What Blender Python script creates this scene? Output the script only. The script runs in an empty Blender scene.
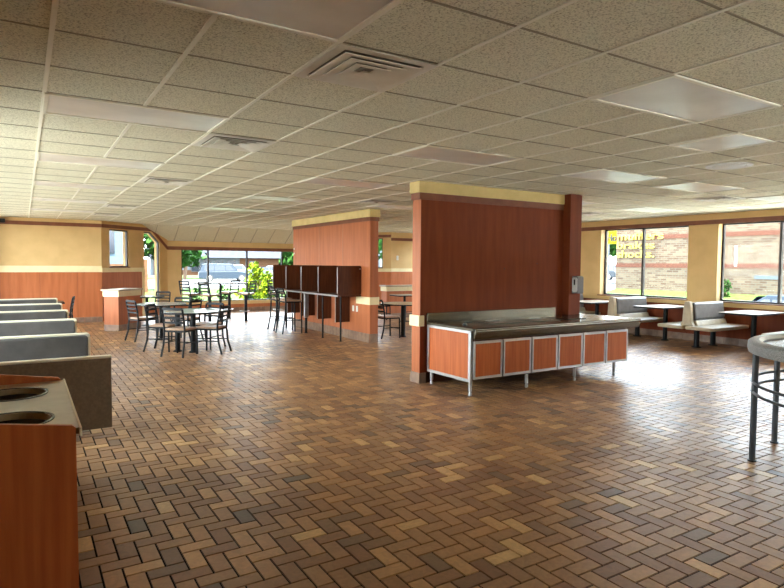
import bpy, math, random
from mathutils import Vector, Matrix
random.seed(7)
S = bpy.context.scene
COL = S.collection
R = math.radians
CAM_H = 1.61
C = 2.713                      # ceiling height
T = .61                        # ceiling tile
GX, GY = .1385, 2.6824         # ceiling grid origin

# ------------------------------------------------------------ materials
def lin(c):
    return tuple((x/255/12.92 if x/255 <= .04045 else ((x/255+.055)/1.055)**2.4) for x in c) + (1,)
def nodes(name):
    m = bpy.data.materials.new(name); m.use_nodes = True
    nt = m.node_tree; b = nt.nodes['Principled BSDF']
    return m, nt, b
def N(nt, t, **kw):
    n = nt.nodes.new(t)
    for k, v in kw.items(): setattr(n, k, v)
    return n
def mat(name, c1, c2=None, rough=.5, metal=0, scale=(8,8,8), detail=3, bump=0, bscale=None, coat=0, lo=.35, hi=.65, spec=.5, distort=0):
    m, nt, b = nodes(name)
    b.inputs['Roughness'].default_value = rough
    b.inputs['Metallic'].default_value = metal
    b.inputs['Specular IOR Level'].default_value = spec
    b.inputs['Coat Weight'].default_value = coat
    b.inputs['Base Color'].default_value = lin(c1)
    tc = N(nt, 'ShaderNodeTexCoord')
    if c2 is not None:
        mp = N(nt, 'ShaderNodeMapping'); mp.inputs['Scale'].default_value = scale
        nt.links.new(tc.outputs['Object'], mp.inputs['Vector'])
        no = N(nt, 'ShaderNodeTexNoise'); no.inputs['Scale'].default_value = 1; no.inputs['Detail'].default_value = detail
        no.inputs['Distortion'].default_value = distort
        nt.links.new(mp.outputs[0], no.inputs['Vector'])
        cr = N(nt, 'ShaderNodeValToRGB'); cr.color_ramp.elements[0].position = lo; cr.color_ramp.elements[1].position = hi
        cr.color_ramp.elements[0].color = lin(c1); cr.color_ramp.elements[1].color = lin(c2)
        nt.links.new(no.outputs['Fac'], cr.inputs['Fac']); nt.links.new(cr.outputs['Color'], b.inputs['Base Color'])
    if bump:
        n2 = N(nt, 'ShaderNodeTexNoise'); n2.inputs['Scale'].default_value = bscale or 60; n2.inputs['Detail'].default_value = 3
        nt.links.new(tc.outputs['Object'], n2.inputs['Vector'])
        bp = N(nt, 'ShaderNodeBump'); bp.inputs['Strength'].default_value = bump; bp.inputs['Distance'].default_value = .01
        nt.links.new(n2.outputs['Fac'], bp.inputs['Height']); nt.links.new(bp.outputs[0], b.inputs['Normal'])
    return m
M = {}
M['tan'] = mat('tan_paint', (212,178,122), (204,170,114), .7, scale=(3,3,3))
M['captan'] = mat('yellow_tan_trim', (222,200,140), (212,190,130), .6, scale=(5,5,5), spec=.2)
M['cream'] = mat('cream_trim', (236,222,176), (228,212,164), .5, scale=(5,5,5))
M['lam'] = mat('red_brown_laminate', (184,108,66), (168,96,56), .45, scale=(14,14,1.2), detail=5, spec=.3)
M['lam_dark_shaded'] = mat('shaded_dark_red_brown_laminate', (128,60,28), (116,52,24), .6, scale=(14,14,1.2), detail=5, spec=.2)  # red-brown laminate darkened, shade put into the colour
M['lam2'] = mat('panel_laminate', (190,104,54), (170,86,42), .42, scale=(30,30,1.5), detail=5, spec=.3)
M['darktrim'] = mat('brown_trim', (128,74,44), (114,62,36), .5, scale=(6,6,6))
M['tilebase'] = mat('base_tile', (150,122,100), (122,96,78), .4, scale=(6,6,6), detail=2)
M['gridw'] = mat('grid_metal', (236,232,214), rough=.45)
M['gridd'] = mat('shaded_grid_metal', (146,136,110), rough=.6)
M['vback'] = mat('vent_backing', (120,112,96), rough=.7)
M['lens'] = mat('light_lens', (226,223,214), (206,202,190), .3, scale=(2,3,2), bump=.08, bscale=14, lo=.3, hi=.7, spec=.6)
M['ventm'] = mat('vent_metal', (228,224,210), (216,211,196), .4, scale=(6,6,6))
M['dark'] = mat('dark_void', (16,15,14), rough=.8)
M['steel'] = mat('brushed_steel', (118,111,97), (98,92,80), .26, .95, scale=(1.5,40,40), detail=4)
M['alu'] = mat('aluminium_edge', (198,198,196), (184,184,182), .35, .9, scale=(8,8,8))
M['black'] = mat('black_metal', (11,10,10), (15,14,14), .5, 0, spec=.25, scale=(20,20,20))
M['seatp'] = mat('tan_seat', (178,142,112), (160,124,96), .35, scale=(15,15,15))
M['ttop'] = mat('grey_table_top', (198,204,200), (184,190,186), .14, scale=(90,90,90), detail=2)
M['wtop'] = mat('tan_table_top', (206,190,170), (196,178,158), .22, scale=(60,60,60))
M['dwood'] = mat('dark_wood', (92,50,28), (74,38,20), .45, scale=(25,25,2), detail=5, spec=.2)
M['booth'] = mat('booth_laminate', (178,162,134), (164,148,122), .45, scale=(9,9,9), detail=4)
M['boothtan'] = mat('booth_back_laminate', (126,106,80), (112,94,70), .45, scale=(60,60,60), detail=2)
M['vinyl'] = mat('grey_vinyl', (80,76,72), (70,66,62), .42, scale=(8,8,8), bump=.12, bscale=90)
M['vinylr'] = mat('grey_vinyl_glossy', (108,102,97), (94,89,84), .3, scale=(8,8,8), bump=.1, bscale=60)
M['bedge'] = mat('cream_edge', (228,216,188), rough=.4)
M['trashtop'] = mat('tan_counter_top', (176,152,116), (164,140,104), .3, scale=(12,12,12))
M['speck'] = mat('speckled_laminate', (160,160,156), (108,108,106), .4, scale=(160,160,160), detail=2, lo=.4, hi=.6)
M['dtop'] = mat('dark_brown_top', (58,44,34), (48,36,28), .25, scale=(10,10,10))
M['greym'] = mat('grey_metal', (92,96,98), (82,86,88), .35, .6, scale=(10,10,10))
M['white'] = mat('white_plastic', (222,222,216), rough=.35)
M['greyp'] = mat('grey_plastic', (120,120,122), rough=.4)
M['winframe'] = mat('dark_window_frame', (52,46,42), (60,54,50), .4, .5, scale=(9,9,9))
M['bounce_pave'] = mat('bounce_concrete', (226,224,218), (212,210,204), .9, scale=(.6,.6,.6))  # pale concrete for unseen ground added to bounce light indoors
M['bounce_pave2'] = mat('grey_concrete', (130,128,124), (118,116,112), .9, scale=(.6,.6,.6))
M['asph'] = mat('paving', (84,83,80), (74,73,70), .9, scale=(.6,.6,.6))
M['road'] = mat('road', (96,96,97), (84,84,86), .9, scale=(.4,.4,.4))
M['asphalt'] = mat('asphalt', (90,90,90), (78,78,78), .9, scale=(3,3,3))
M['grass'] = mat('grass', (54,72,32), (42,58,22), .9, scale=(5,5,5), detail=6, bump=.15, bscale=30)
M['leaf'] = mat('leaf_green', (36,66,22), (20,42,14), .7, scale=(3,3,3))
M['leaf2'] = mat('leaf_yellow_green', (96,106,14), (62,84,14), .7, scale=(4,4,4))
M['bark'] = mat('bark', (98,80,64), (78,62,50), .9, scale=(10,10,2))
M['roofg'] = mat('grey_shingle', (44,46,52), (36,38,44), .85, scale=(4,4,4))
M['siding'] = mat('white_siding', (84,88,90), (76,80,82), .7, scale=(1,1,12))
M['bluesiding'] = mat('pale_blue_siding', (66,76,84), (58,68,76), .8, scale=(1,1,12), spec=.05)
M['tanbrick'] = mat('tan_brick_plain', (74,52,36), (64,44,30), .8, scale=(6,6,14))
M['yellow'] = mat('yellow_sign', (150,134,14), rough=.4)
M['letter'] = mat('cream_yellow_letter', (158,142,66), rough=.5)
M['blackp'] = mat('black_paint', (22,22,20), rough=.4)
M['carp'] = mat('blue_grey_car_paint', (24,33,42), rough=.5, spec=.2, metal=0)
M['carw'] = mat('silver_car_paint', (60,66,72), rough=.5, spec=.2, metal=0)
M['carg'] = mat('dark_car_glass', (12,18,28), rough=.2)
M['tyre'] = mat('tyre', (28,28,28), rough=.8)
M['soffit'] = mat('tan_soffit', (170,140,60), (156,128,50), .7, scale=(3,30,3))
M['roof'] = mat('roof_deck', (60,58,56), rough=.9)

def glass():
    m, nt, b = nodes('window_glass')
    nt.nodes.remove(b)
    o = nt.nodes['Material Output']
    tr = N(nt, 'ShaderNodeBsdfTransparent'); tr.inputs[0].default_value = (.95,.98,.97,1)
    gl = N(nt, 'ShaderNodeBsdfGlossy'); gl.inputs['Roughness'].default_value = .02
    fr = N(nt, 'ShaderNodeFresnel'); fr.inputs[0].default_value = 1.12
    mx = N(nt, 'ShaderNodeMixShader')
    nt.links.new(fr.outputs[0], mx.inputs[0]); nt.links.new(tr.outputs[0], mx.inputs[1]); nt.links.new(gl.outputs[0], mx.inputs[2])
    nt.links.new(mx.outputs[0], o.inputs['Surface'])
    return m
M['glass'] = glass()

def floor_mat():
    m, nt, b = nodes('quarry_brick_tile')
    at = N(nt, 'ShaderNodeAttribute'); at.attribute_name = 'tile'
    cr = N(nt, 'ShaderNodeValToRGB'); e = cr.color_ramp.elements
    cols = [(0,(92,74,60)),(.15,(116,88,64)),(.32,(134,92,60)),(.5,(152,112,74)),(.68,(168,124,80)),(.85,(182,138,90)),(1,(202,162,108))]
    e[0].position = 0; e[0].color = lin(cols[0][1]); e[1].position = 1; e[1].color = lin(cols[-1][1])
    for p, c in cols[1:-1]:
        x = e.new(p); x.color = lin(c)
    nt.links.new(at.outputs['Fac'], cr.inputs['Fac'])
    tc = N(nt, 'ShaderNodeTexCoord')
    no = N(nt, 'ShaderNodeTexNoise'); no.inputs['Scale'].default_value = 22; no.inputs['Detail'].default_value = 5; no.inputs['Distortion'].default_value = 1.2
    nt.links.new(tc.outputs['Object'], no.inputs['Vector'])
    n3 = N(nt, 'ShaderNodeTexNoise'); n3.inputs['Scale'].default_value = .5; n3.inputs['Detail'].default_value = 3
    nt.links.new(tc.outputs['Object'], n3.inputs['Vector'])
    mr = N(nt, 'ShaderNodeMapRange'); mr.inputs[1].default_value = .3; mr.inputs[2].default_value = .7; mr.inputs[3].default_value = .85; mr.inputs[4].default_value = 1.15
    nt.links.new(no.outputs['Fac'], mr.inputs[0])
    mx = N(nt, 'ShaderNodeVectorMath', operation='SCALE')
    nt.links.new(cr.outputs['Color'], mx.inputs[0]); nt.links.new(mr.outputs[0], mx.inputs['Scale'])
    nt.links.new(mx.outputs[0], b.inputs['Base Color'])
    rr = N(nt, 'ShaderNodeMapRange'); rr.inputs[1].default_value = .3; rr.inputs[2].default_value = .7; rr.inputs[3].default_value = .34; rr.inputs[4].default_value = .46
    nt.links.new(n3.outputs['Fac'], rr.inputs[0]); nt.links.new(rr.outputs[0], b.inputs['Roughness'])
    bp = N(nt, 'ShaderNodeBump'); bp.inputs['Strength'].default_value = .12; bp.inputs['Distance'].default_value = .004
    nt.links.new(no.outputs['Fac'], bp.inputs['Height']); nt.links.new(bp.outputs[0], b.inputs['Normal'])
    b.inputs['Specular IOR Level'].default_value = .5
    return m
M['floor'] = floor_mat()
M['grout'] = mat('dark_grout', (26,20,17), (20,15,12), .9, scale=(20,20,20), spec=.1)

def ceil_mat():
    m, nt, b = nodes('fissured_ceiling_tile')
    tc = N(nt, 'ShaderNodeTexCoord')
    no = N(nt, 'ShaderNodeTexNoise'); no.inputs['Scale'].default_value = 100; no.inputs['Detail'].default_value = 4; no.inputs['Roughness'].default_value = .6
    nt.links.new(tc.outputs['Object'], no.inputs['Vector'])
    cr = N(nt, 'ShaderNodeValToRGB'); e = cr.color_ramp.elements
    e[0].position = .36; e[0].color = lin((172,166,138)); e[1].position = .5; e[1].color = lin((232,228,204))
    nt.links.new(no.outputs['Fac'], cr.inputs['Fac']); nt.links.new(cr.outputs['Color'], b.inputs['Base Color'])
    bp = N(nt, 'ShaderNodeBump'); bp.inputs['Strength'].default_value = 1.0; bp.inputs['Distance'].default_value = .012
    nt.links.new(no.outputs['Fac'], bp.inputs['Height']); nt.links.new(bp.outputs[0], b.inputs['Normal'])
    b.inputs['Roughness'].default_value = .9; b.inputs['Specular IOR Level'].default_value = .2
    return m
M['ceil'] = ceil_mat()

def brick_mat():
    m, nt, b = nodes('pale_brick')
    tc = N(nt, 'ShaderNodeTexCoord')
    sp = N(nt, 'ShaderNodeSeparateXYZ'); cb = N(nt, 'ShaderNodeCombineXYZ')
    nt.links.new(tc.outputs['Object'], sp.inputs[0])
    nt.links.new(sp.outputs['Y'], cb.inputs['X']); nt.links.new(sp.outputs['Z'], cb.inputs['Y'])
    br = N(nt, 'ShaderNodeTexBrick')
    br.inputs['Scale'].default_value = 1
    br.inputs['Brick Width'].default_value = .3; br.inputs['Row Height'].default_value = .1; br.inputs['Mortar Size'].default_value = .012
    br.inputs['Color1'].default_value = lin((98,84,68)); br.inputs['Color2'].default_value = lin((76,58,46)); br.inputs['Mortar'].default_value = lin((92,86,74))
    nt.links.new(cb.outputs[0], br.inputs['Vector'])
    nt.links.new(br.outputs['Color'], b.inputs['Base Color'])
    b.inputs['Roughness'].default_value = .9; b.inputs['Specular IOR Level'].default_value = .04
    return m
M['brick'] = brick_mat()
M['redbrick'] = mat('red_brick_band', (88,58,46), (78,50,40), .9, scale=(2,8,14))

for k_ in ('bounce_pave','bounce_pave2','asph','road','asphalt','grass','leaf','leaf2','bark','roofg','siding','tanbrick','redbrick','yellow','letter'):
    M[k_].node_tree.nodes['Principled BSDF'].inputs['Specular IOR Level'].default_value = .04
# ------------------------------------------------------------ mesh helpers
class MB:
    def __init__(s): s.v = []; s.f = []; s.m = []
    def add(s, vs, fs, mi=0):
        o = len(s.v); s.v += [tuple(v) for v in vs]; s.f += [tuple(i+o for i in f) for f in fs]; s.m += [mi]*len(fs); return s
    def box(s, x0, x1, y0, y1, z0, z1, mi=0, mx=None):
        vs = [Vector((x, y, z)) for z in (z0, z1) for y in (y0, y1) for x in (x0, x1)]
        if mx: vs = [mx @ v for v in vs]
        return s.add(vs, [(0,2,3,1),(4,5,7,6),(0,1,5,4),(2,6,7,3),(0,4,6,2),(1,3,7,5)], mi)
    def tube(s, pts, r, n=8, mi=0, closed=False, flat=1.0):
        pts = [Vector(p) for p in pts]; L = len(pts); rings = []
        for i, p in enumerate(pts):
            if closed: d = pts[(i+1) % L] - pts[i-1]
            elif i == 0: d = pts[1]-pts[0]
            elif i == L-1: d = pts[-1]-pts[-2]
            else: d = (pts[i+1]-p).normalized() + (p-pts[i-1]).normalized()
            d.normalize()
            ref = Vector((0,0,1)) if abs(d.z) < .9 else Vector((0,1,0))
            a = d.cross(ref).normalized(); b = a.cross(d)
            rings.append([p + a*r*math.cos(2*math.pi*(k+.5)/n) + b*r*flat*math.sin(2*math.pi*(k+.5)/n) for k in range(n)])
        vs = [v for g in rings for v in g]; fs = []
        for i in range(L if closed else L-1):
            j = (i+1) % L
            for k in range(n):
                fs.append((i*n+k, i*n+(k+1) % n, j*n+(k+1) % n, j*n+k))
        if not closed:
            fs.append(tuple(range(n))[::-1]); fs.append(tuple((L-1)*n+k for k in range(n)))
        return s.add(vs, fs, mi)
    def lathe(s, prof, n=32, c=(0,0), mi=0, closed=False):
        vs = []; fs = []; P = len(prof)
        for k in range(n):
            a = 2*math.pi*k/n
            for r, z in prof: vs.append((c[0]+r*math.cos(a), c[1]+r*math.sin(a), z))
        for k in range(n):
            k2 = (k+1) % n
            for i in range(P if closed else P-1):
                j = (i+1) % P
                fs.append((k*P+i, k2*P+i, k2*P+j, k*P+j))
        if not closed:
            if prof[0][0] > 1e-6: fs.append(tuple(k*P for k in range(n))[::-1])
            if prof[-1][0] > 1e-6: fs.append(tuple(k*P+P-1 for k in range(n)))
        return s.add(vs, fs, mi)
    def prism(s, poly, fn, t0, t1, mi=0):     # poly (a,b) ; fn(a,b,t)->xyz
        n = len(poly)
        vs = [fn(a, b, t0) for a, b in poly] + [fn(a, b, t1) for a, b in poly]
        fs = [tuple(range(n))[::-1], tuple(range(n, 2*n))] + [(i, (i+1) % n, n+(i+1) % n, n+i) for i in range(n)]
        return s.add(vs, fs, mi)
    def build(s, name, ms, parent=None, kind=None, bevel=0, smooth=False, segs=2):
        me = bpy.data.meshes.new(name); me.from_pydata(s.v, [], s.f)
        if not isinstance(ms, (list, tuple)): ms = [ms]
        for m in ms: me.materials.append(m)
        me.polygons.foreach_set('material_index', s.m)
        o = bpy.data.objects.new(name, me); COL.objects.link(o)
        import bmesh
        bm = bmesh.new(); bm.from_mesh(me); bmesh.ops.recalc_face_normals(bm, faces=bm.faces); bm.to_mesh(me); bm.free()
        if parent: o.parent = parent
        if kind: o['kind'] = kind
        if smooth:
            me.shade_smooth()
            es = o.modifiers.new('es', 'EDGE_SPLIT'); es.split_angle = R(40)
        if bevel:
            bv = o.modifiers.new('bevel', 'BEVEL'); bv.width = bevel; bv.segments = segs; bv.limit_method = 'ANGLE'
        return o
def rrect(x0, x1, y0, y1, r, n=5):
    p = []
    for cx, cy, a0 in ((x1-r, y1-r, 0), (x0+r, y1-r, 90), (x0+r, y0+r, 180), (x1-r, y0+r, 270)):
        for k in range(n+1):
            a = R(a0 + 90*k/n); p.append((cx + r*math.cos(a), cy + r*math.sin(a)))
    return p
XYZ = lambda a, b, t: (a, b, t)
XZY = lambda a, b, t: (a, t, b)
YZX = lambda a, b, t: (t, a, b)
def thing(name, label, cat, loc=(0,0,0), rz=0, group=None):
    o = bpy.data.objects.new(name, None); COL.objects.link(o); o.empty_display_size = .1
    o.location = loc; o.rotation_euler = (0, 0, rz); o['label'] = label; o['category'] = cat
    if group: o['group'] = group
    return o
def tag(o, label, cat, group=None):
    o['label'] = label; o['category'] = cat
    if group: o['group'] = group
    return o
def dup(root, loc, rz, label, group=None):
    r = root.copy(); COL.objects.link(r); r.location = loc; r.rotation_euler = (0, 0, rz); r['label'] = label
    if group: r['group'] = group
    for ch in list(root.children):
        c = ch.copy(); COL.objects.link(c); c.parent = r
        for g in list(ch.children):
            d = g.copy(); COL.objects.link(d); d.parent = c
    return r
def hd(dx, dy):            # heading: local +Y towards (dx,dy)
    return math.atan2(-dx, dy)
def sbox(name, x0, x1, y0, y1, z0, z1, m, parent=None, bevel=0):
    return MB().box(x0, x1, y0, y1, z0, z1).build(name, m, parent, 'structure' if parent is None else None, bevel)

# ------------------------------------------------------------ floor
XL, XR, YB, YF, YBK = -1.05, 12.3, -2.2, 19.3, 17.6
def make_floor():
    b = MB(); b.box(XL-.2, XR+.2, YB-.2, YF+.2, -.1, -.007, 1)
    vals = [0.0]*6
    g = .0055; u = .1; ox, oy = .911-.0025, 3.02+.1+.0035
    top = 0.0; bev = .0006
    i0, i1 = int((XL-ox)/u)-1, int((XR-ox)/u)+1
    j0, j1 = int((YB-oy)/u)-1, int((YF-oy)/u)+1
    for i in range(i0, i1):
        for j in range(j0, j1):
            s = (i+j) % 4
            if s == 0: x0, x1, y0, y1 = i, i+2, j, j+1
            elif s == 2: x0, x1, y0, y1 = i, i+1, j, j+2
            else: continue
            X0 = ox+x0*u+g; X1 = ox+x1*u-g; Y0 = oy+y0*u+g; Y1 = oy+y1*u-g
            X0 = max(X0, XL); Y0 = max(Y0, YB); X1 = min(X1, XR); Y1 = min(Y1, YF)
            if X1-X0 < .02 or Y1-Y0 < .02: continue
            vs = [(X0,Y0,-.008),(X1,Y0,-.008),(X1,Y1,-.008),(X0,Y1,-.008),
                  (X0+bev,Y0+bev,top),(X1-bev,Y0+bev,top),(X1-bev,Y1-bev,top),(X0+bev,Y1-bev,top)]
            b.add(vs, [(4,5,6,7),(0,1,5,4),(1,2,6,5),(2,3,7,6),(3,0,4,7)], 0)
            r = random.random(); v = .5 + random.gauss(0, .17)
            if r < .06: v = random.uniform(.85, 1)
            elif r < .10: v = random.uniform(0.05, .25)
            vals += [min(1, max(0, v))]*5
    me = bpy.data.meshes.new('floor'); me.from_pydata(b.v, [], b.f)
    me.materials.append(M['floor']); me.materials.append(M['grout'])
    me.polygons.foreach_set('material_index', b.m)
    a = me.attributes.new('tile', 'FLOAT', 'FACE'); a.data.foreach_set('value', vals)
    o = bpy.data.objects.new('floor', me); COL.objects.link(o); o['kind'] = 'structure'
make_floor()

# ------------------------------------------------------------ ceiling
YBRK = 18.55
xa, xb = 2.84, 9.86
ce = MB().prism([(XL-.25, YB-.25), (XR+.25, YB-.25), (XR+.25, YBK+.1), (10.97, YBK+.1), (xb, YBRK), (xa, YBRK), (1.73, YBK+.1), (XL-.25, YBK+.1)], XYZ, C, C+.12)
ce.add([(xa,YBRK,C),(xb,YBRK,C),(8.92,YF+.02,2.27),(3.75,YF+.02,2.27),
        (xa,YBRK,C+.12),(xb,YBRK,C+.12),(8.92,YF+.02,2.40),(3.75,YF+.02,2.40)],
       [(0,1,2,3),(7,6,5,4),(0,3,7,4),(1,5,6,2),(3,2,6,7)], 0)
ceiling = ce.build('ceiling', M['ceil'], kind='structure')
gr = MB(); gx = MB(); gw = .012
c0 = int((XL-GX)/T)-1; c1 = int((XR-GX)/T)+1
for c in range(c0, c1+1):
    x = GX+c*T
    if XL < x < XR:
        ye = YBRK if xa < x < xb else YBK if x < 1.8 or x > 10.9 else (YBK+(x-1.75)*.83 if x < 5 else YBK+(10.95-x)*.83)
        gr.box(x-gw, x+gw, YB, min(ye, YBRK), C-.006, C+.001)
for r in range(int((YB-GY)/T)-1, int((YBRK-GY)/T)+1):
    y = GY+r*T
    e_ = max(0, y-YBK)*1.2
    if YB < y: gx.box(XL if y < YBK else 1.8+e_, XR if y < YBK else 10.9-e_, y-.007, y+.007, C-.003, C+.001)
gr.build('ceiling_grid', M['gridw'], ceiling)
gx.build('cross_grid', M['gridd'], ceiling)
sg = MB()
for c in range(5, 14):     # seams of the sloping soffit
    x = GX+c*T+.2
    sg.add([(x-.006,YBRK,C-.003),(x+.006,YBRK,C-.003),(x+.006,YF,2.267),(x-.006,YF,2.267),
            (x-.006,YBRK,C+.02),(x+.006,YBRK,C+.02),(x+.006,YF,2.29),(x-.006,YF,2.29)],
           [(0,1,2,3),(7,6,5,4),(0,3,7,4),(1,5,6,2),(3,2,6,7),(0,4,5,1)])
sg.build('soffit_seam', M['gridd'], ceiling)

# ------------------------------------------------------------ ceiling lights and vents
def light_panel(c, r, w, label):
    x0, y0 = GX+c*T, GY+r*T; x1, y1 = x0+w*T, y0+T
    t = thing('ceiling_light', label, 'ceiling light', ((x0+x1)/2, (y0+y1)/2, C), 0, 'ceiling light panels')
    hx, hy = (x1-x0)/2, T/2
    f = MB()
    for a in ((-hx, hx, -hy, -hy+.03), (-hx, hx, hy-.03, hy), (-hx, -hx+.03, -hy+.03, hy-.03), (hx-.03, hx, -hy+.03, hy-.03)):
        f.box(*a, -.014, -.001)
    f.build('frame', M['gridw'], t, bevel=.003)
    n = 16; vs = []; fs = []
    for i in range(n+1):
        for j in range(5):
            u, v = i/n, j/4
            vs.append((-hx+.03+u*(2*hx-.06), -hy+.03+v*(2*hy-.06), -.006-.004*math.sin(math.pi*u)*math.sin(math.pi*v)))
    for i in range(n):
        for j in range(4): fs.append((i*5+j, i*5+j+1, (i+1)*5+j+1, (i+1)*5+j))
    lm = MB().add(vs, fs); lm.box(-hx+.028, hx-.028, -hy+.028, hy-.028, -.004, -.001)
    lm.build('diffuser', M['lens'], t, smooth=True)
LP = [
 (0,-1,2,'huge grey ceiling light panel cut off by the top edge, above the square vent'),
 (0,3,2,'long pale ceiling light panel at upper left, nearest of the left column'),
 (0,7,2,'second ceiling light panel of the left column, just behind the long pale one'),
 (0,11,2,'third ceiling light panel of the left column'),
 (0,15,2,'fourth ceiling light panel of the left column, thin strip'),
 (0,19,2,'farthest ceiling light panel of the left column, near the tan back wall'),
 (5,-1,2,'large diamond-shaped grey ceiling light panel at upper right with bright rim'),
 (5,3,2,'dull grey ceiling light panel just left above the serving wall'),
 (5,7,2,'grey ceiling light panel in front of the study carrel wall'),
 (5,11,2,'small grey ceiling light panel left of the carrel wall top'),
 (5,15,2,'farthest greenish ceiling light panel near the front windows'),
 (9,3,2,'whitish ceiling light panel above the right end of the serving wall'),
 (9,11,2,'distant white ceiling light panel seen between the two partition walls'),
 (12,3,2,'bright white ceiling light panel right of the whitish one, below the round diffuser'),
 (12,7,2,'sliver of bright ceiling light panel just right of the serving wall post'),
 (12,11,2,'far ceiling light panel seen beside the cream cap of the serving wall'),
 (16,7,2,'bright ceiling light panel above the lettered window'),
 (16,3,2,'pale ceiling light panel at far right above the second window'),
 (8,0,1,'square pale ceiling panel behind the large diamond-shaped light'),
]
for a in LP: light_panel(*a)
def vent(c, r, label, n=4):
    t = thing('ceiling_vent', label, 'vent', (GX+(c+.5)*T, GY+(r+.5)*T, C), 0, 'square ceiling vents')
    h = T/2-.004
    MB().box(-h+.06, h-.06, -h+.06, h-.06, -.006, -.001).build('backing', M['vback'], t)
    f = MB()
    def ring(a0, a1, z0, z1):    # square funnel from outer half-size a0 at z0 to inner a1 at z1
        th = .004; vs = []
        for a, z in ((a0, z0), (a1, z1), (a1, z1+th), (a0, z0+th)):
            vs += [(-a,-a,z),(a,-a,z),(a,a,z),(-a,a,z)]
        fs = []
        for q in range(4):
            q2 = (q+1) % 4
            for k in range(4):
                k2 = (k+1) % 4
                fs.append((k*4+q, k*4+q2, k2*4+q2, k2*4+q))
        return vs, fs
    f.add(*ring(h, h-.055, -.012, -.012)).build('frame', M['ventm'], t)
    for q, (a0, a1) in enumerate(((.243,.165),(.178,.10),(.112,.045))):
        MB().add(*ring(a0, a1, -.026+q*.002, -.008)).build('louver', M['ventm'], t)
    MB().add([(-.04,-.04,-.03),(.04,-.04,-.03),(.04,.04,-.03),(-.04,.04,-.03),(0,0,-.008)],
             [(0,1,2,3),(0,4,1),(1,4,2),(2,4,3),(3,4,0)]).build('centre_cone', M['ventm'], t)
vent(2,0,'large square louvered ceiling vent near the top edge beside the huge light panel')
vent(2,4,'second louvered ceiling vent right of the long pale light panel')
vent(2,9,'third louvered ceiling vent going back on the left')
vent(2,16,'fourth louvered ceiling vent, small, above the tan back wall')
vent(2,20,'farthest tiny louvered ceiling vent above the small angled window')
vent(8,10,'dark ceiling vent above the near end of the carrel wall')
vent(15,4,'ceiling vent at far right between two pale light panels')
vent(16,9,'small ceiling vent just right of the serving wall post top')
t = thing('round_ceiling_diffuser', 'round white ceiling diffuser at right behind the square pale panel', 'vent', (GX+10.55*T, GY+1.5*T, C))
MB().lathe([(.23,-.001),(.23,-.012),(.2,-.018),(.17,-.01),(.17,-.001)], 40).build('rim', M['white'], t, smooth=True)
MB().lathe([(.0,-.03),(.08,-.028),(.15,-.016),(.155,-.004),(.0,-.004)], 40).build('cone', M['white'], t, smooth=True)

# ------------------------------------------------------------ windows / walls helpers
glass_rects = []
def frame_window(idx, P0, P1, z0, z1, mulls, out, label=None, depth=.1, fw=.03, top=None):
    """P0,P1: 2D ends along the inner wall face; out: outward unit normal; frame sits at depth."""
    P0 = Vector(P0); P1 = Vector(P1); L = (P1-P0).length; d = (P1-P0)/L; o = Vector(out)
    def fn(a, b, t): p = P0 + d*a + o*t; return (p.x, p.y, b)
    top = top or [(0, z1), (L, z1)]
    f = MB()
    def seg(a0, b0, a1, b1):     # bar between two points (a,z)
        v = Vector((a1-a0, b1-b0)); n = Vector((-v.y, v.x)).normalized()*fw/2
        f.prism([(a0+n.x, b0+n.y), (a1+n.x, b1+n.y), (a1-n.x, b1-n.y), (a0-n.x, b0-n.y)], fn, depth-.02, depth+.04)
    outline = [(0, z0), (L, z0)] + top[::-1]
    h = fw/2
    seg(0, z0+h, L, z0+h); seg(h, z0, h, top[0][1]); seg(L-h, z0, L-h, top[-1][1])
    for k in range(len(top)-1): seg(top[k][0], top[k][1]-h, top[k+1][0], top[k+1][1]-h)
    w = f.build('window_%d' % idx, M['winframe'], kind='structure')
    g = MB(); g.prism(outline, fn, depth+.004, depth+.012); g.build('pane', M['glass'], w)
    for mm in mulls:
        MB().prism([(mm-.022, z0), (mm+.022, z0), (mm+.022, z1), (mm-.022, z1)], fn, depth-.03, depth+.05).build('mullion', M['winframe'], w)
    glass_rects.append((P0, P1, z0, z1, o, depth))
    return w

# right wall -------------------------------------------------
rw = [(9.85, 7.55), (6.9, 4.6), (3.95, 1.65), (1.0, -1.3), (12.8, 10.5), (15.75, 13.45), (17.4, 16.2)]  # openings beyond the visible pair are unseen, added for daylight
Z0, Z1 = .88, 2.5
w = MB(); ys = [YB]
spans = sorted([(b, a) for a, b in rw])
w.box(XR, XR+.27, YB, YBK, -.1, Z0); w.box(XR, XR+.27, YB, YBK, Z1, C+.1)
cur = YB
for a, b in spans:
    w.box(XR, XR+.27, cur, a, Z0, Z1); cur = b
w.box(XR, XR+.27, cur, YBK, Z0, Z1)
wall_right = w.build('wall_right', M['tan'], kind='structure')
def band(name, x0, x1, y0, y1, z0, z1, m, parent, bevel=.004):
    return MB().box(x0, x1, y0, y1, z0, z1).build(name, m, parent, bevel=bevel)
band('brown_band', XR-.02, XR, YB, YBK, 2.49, 2.58, M['darktrim'], wall_right)
band('cream_band', XR-.035, XR, YB, YBK, 2.58, C-.004, M['tan'], wall_right)
band('wainscot', XR-.012, XR, YB, YBK, 0, .77, M['lam_dark_shaded'], wall_right)  # backlit shade painted into the wainscot colour
band('sill_rail', XR-.025, XR, YB, YBK, .77, .87, M['tan'], wall_right)
def tiles_y(x, y0, y1, parent, dx=.014, h=.14):
    b = MB(); y = y0
    while y < y1-.02:
        b.box(x-dx, x, y+.003, min(y+.15, y1)-.003, 0, h); y += .15
    b.build('tile_base', M['tilebase'], parent)
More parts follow.
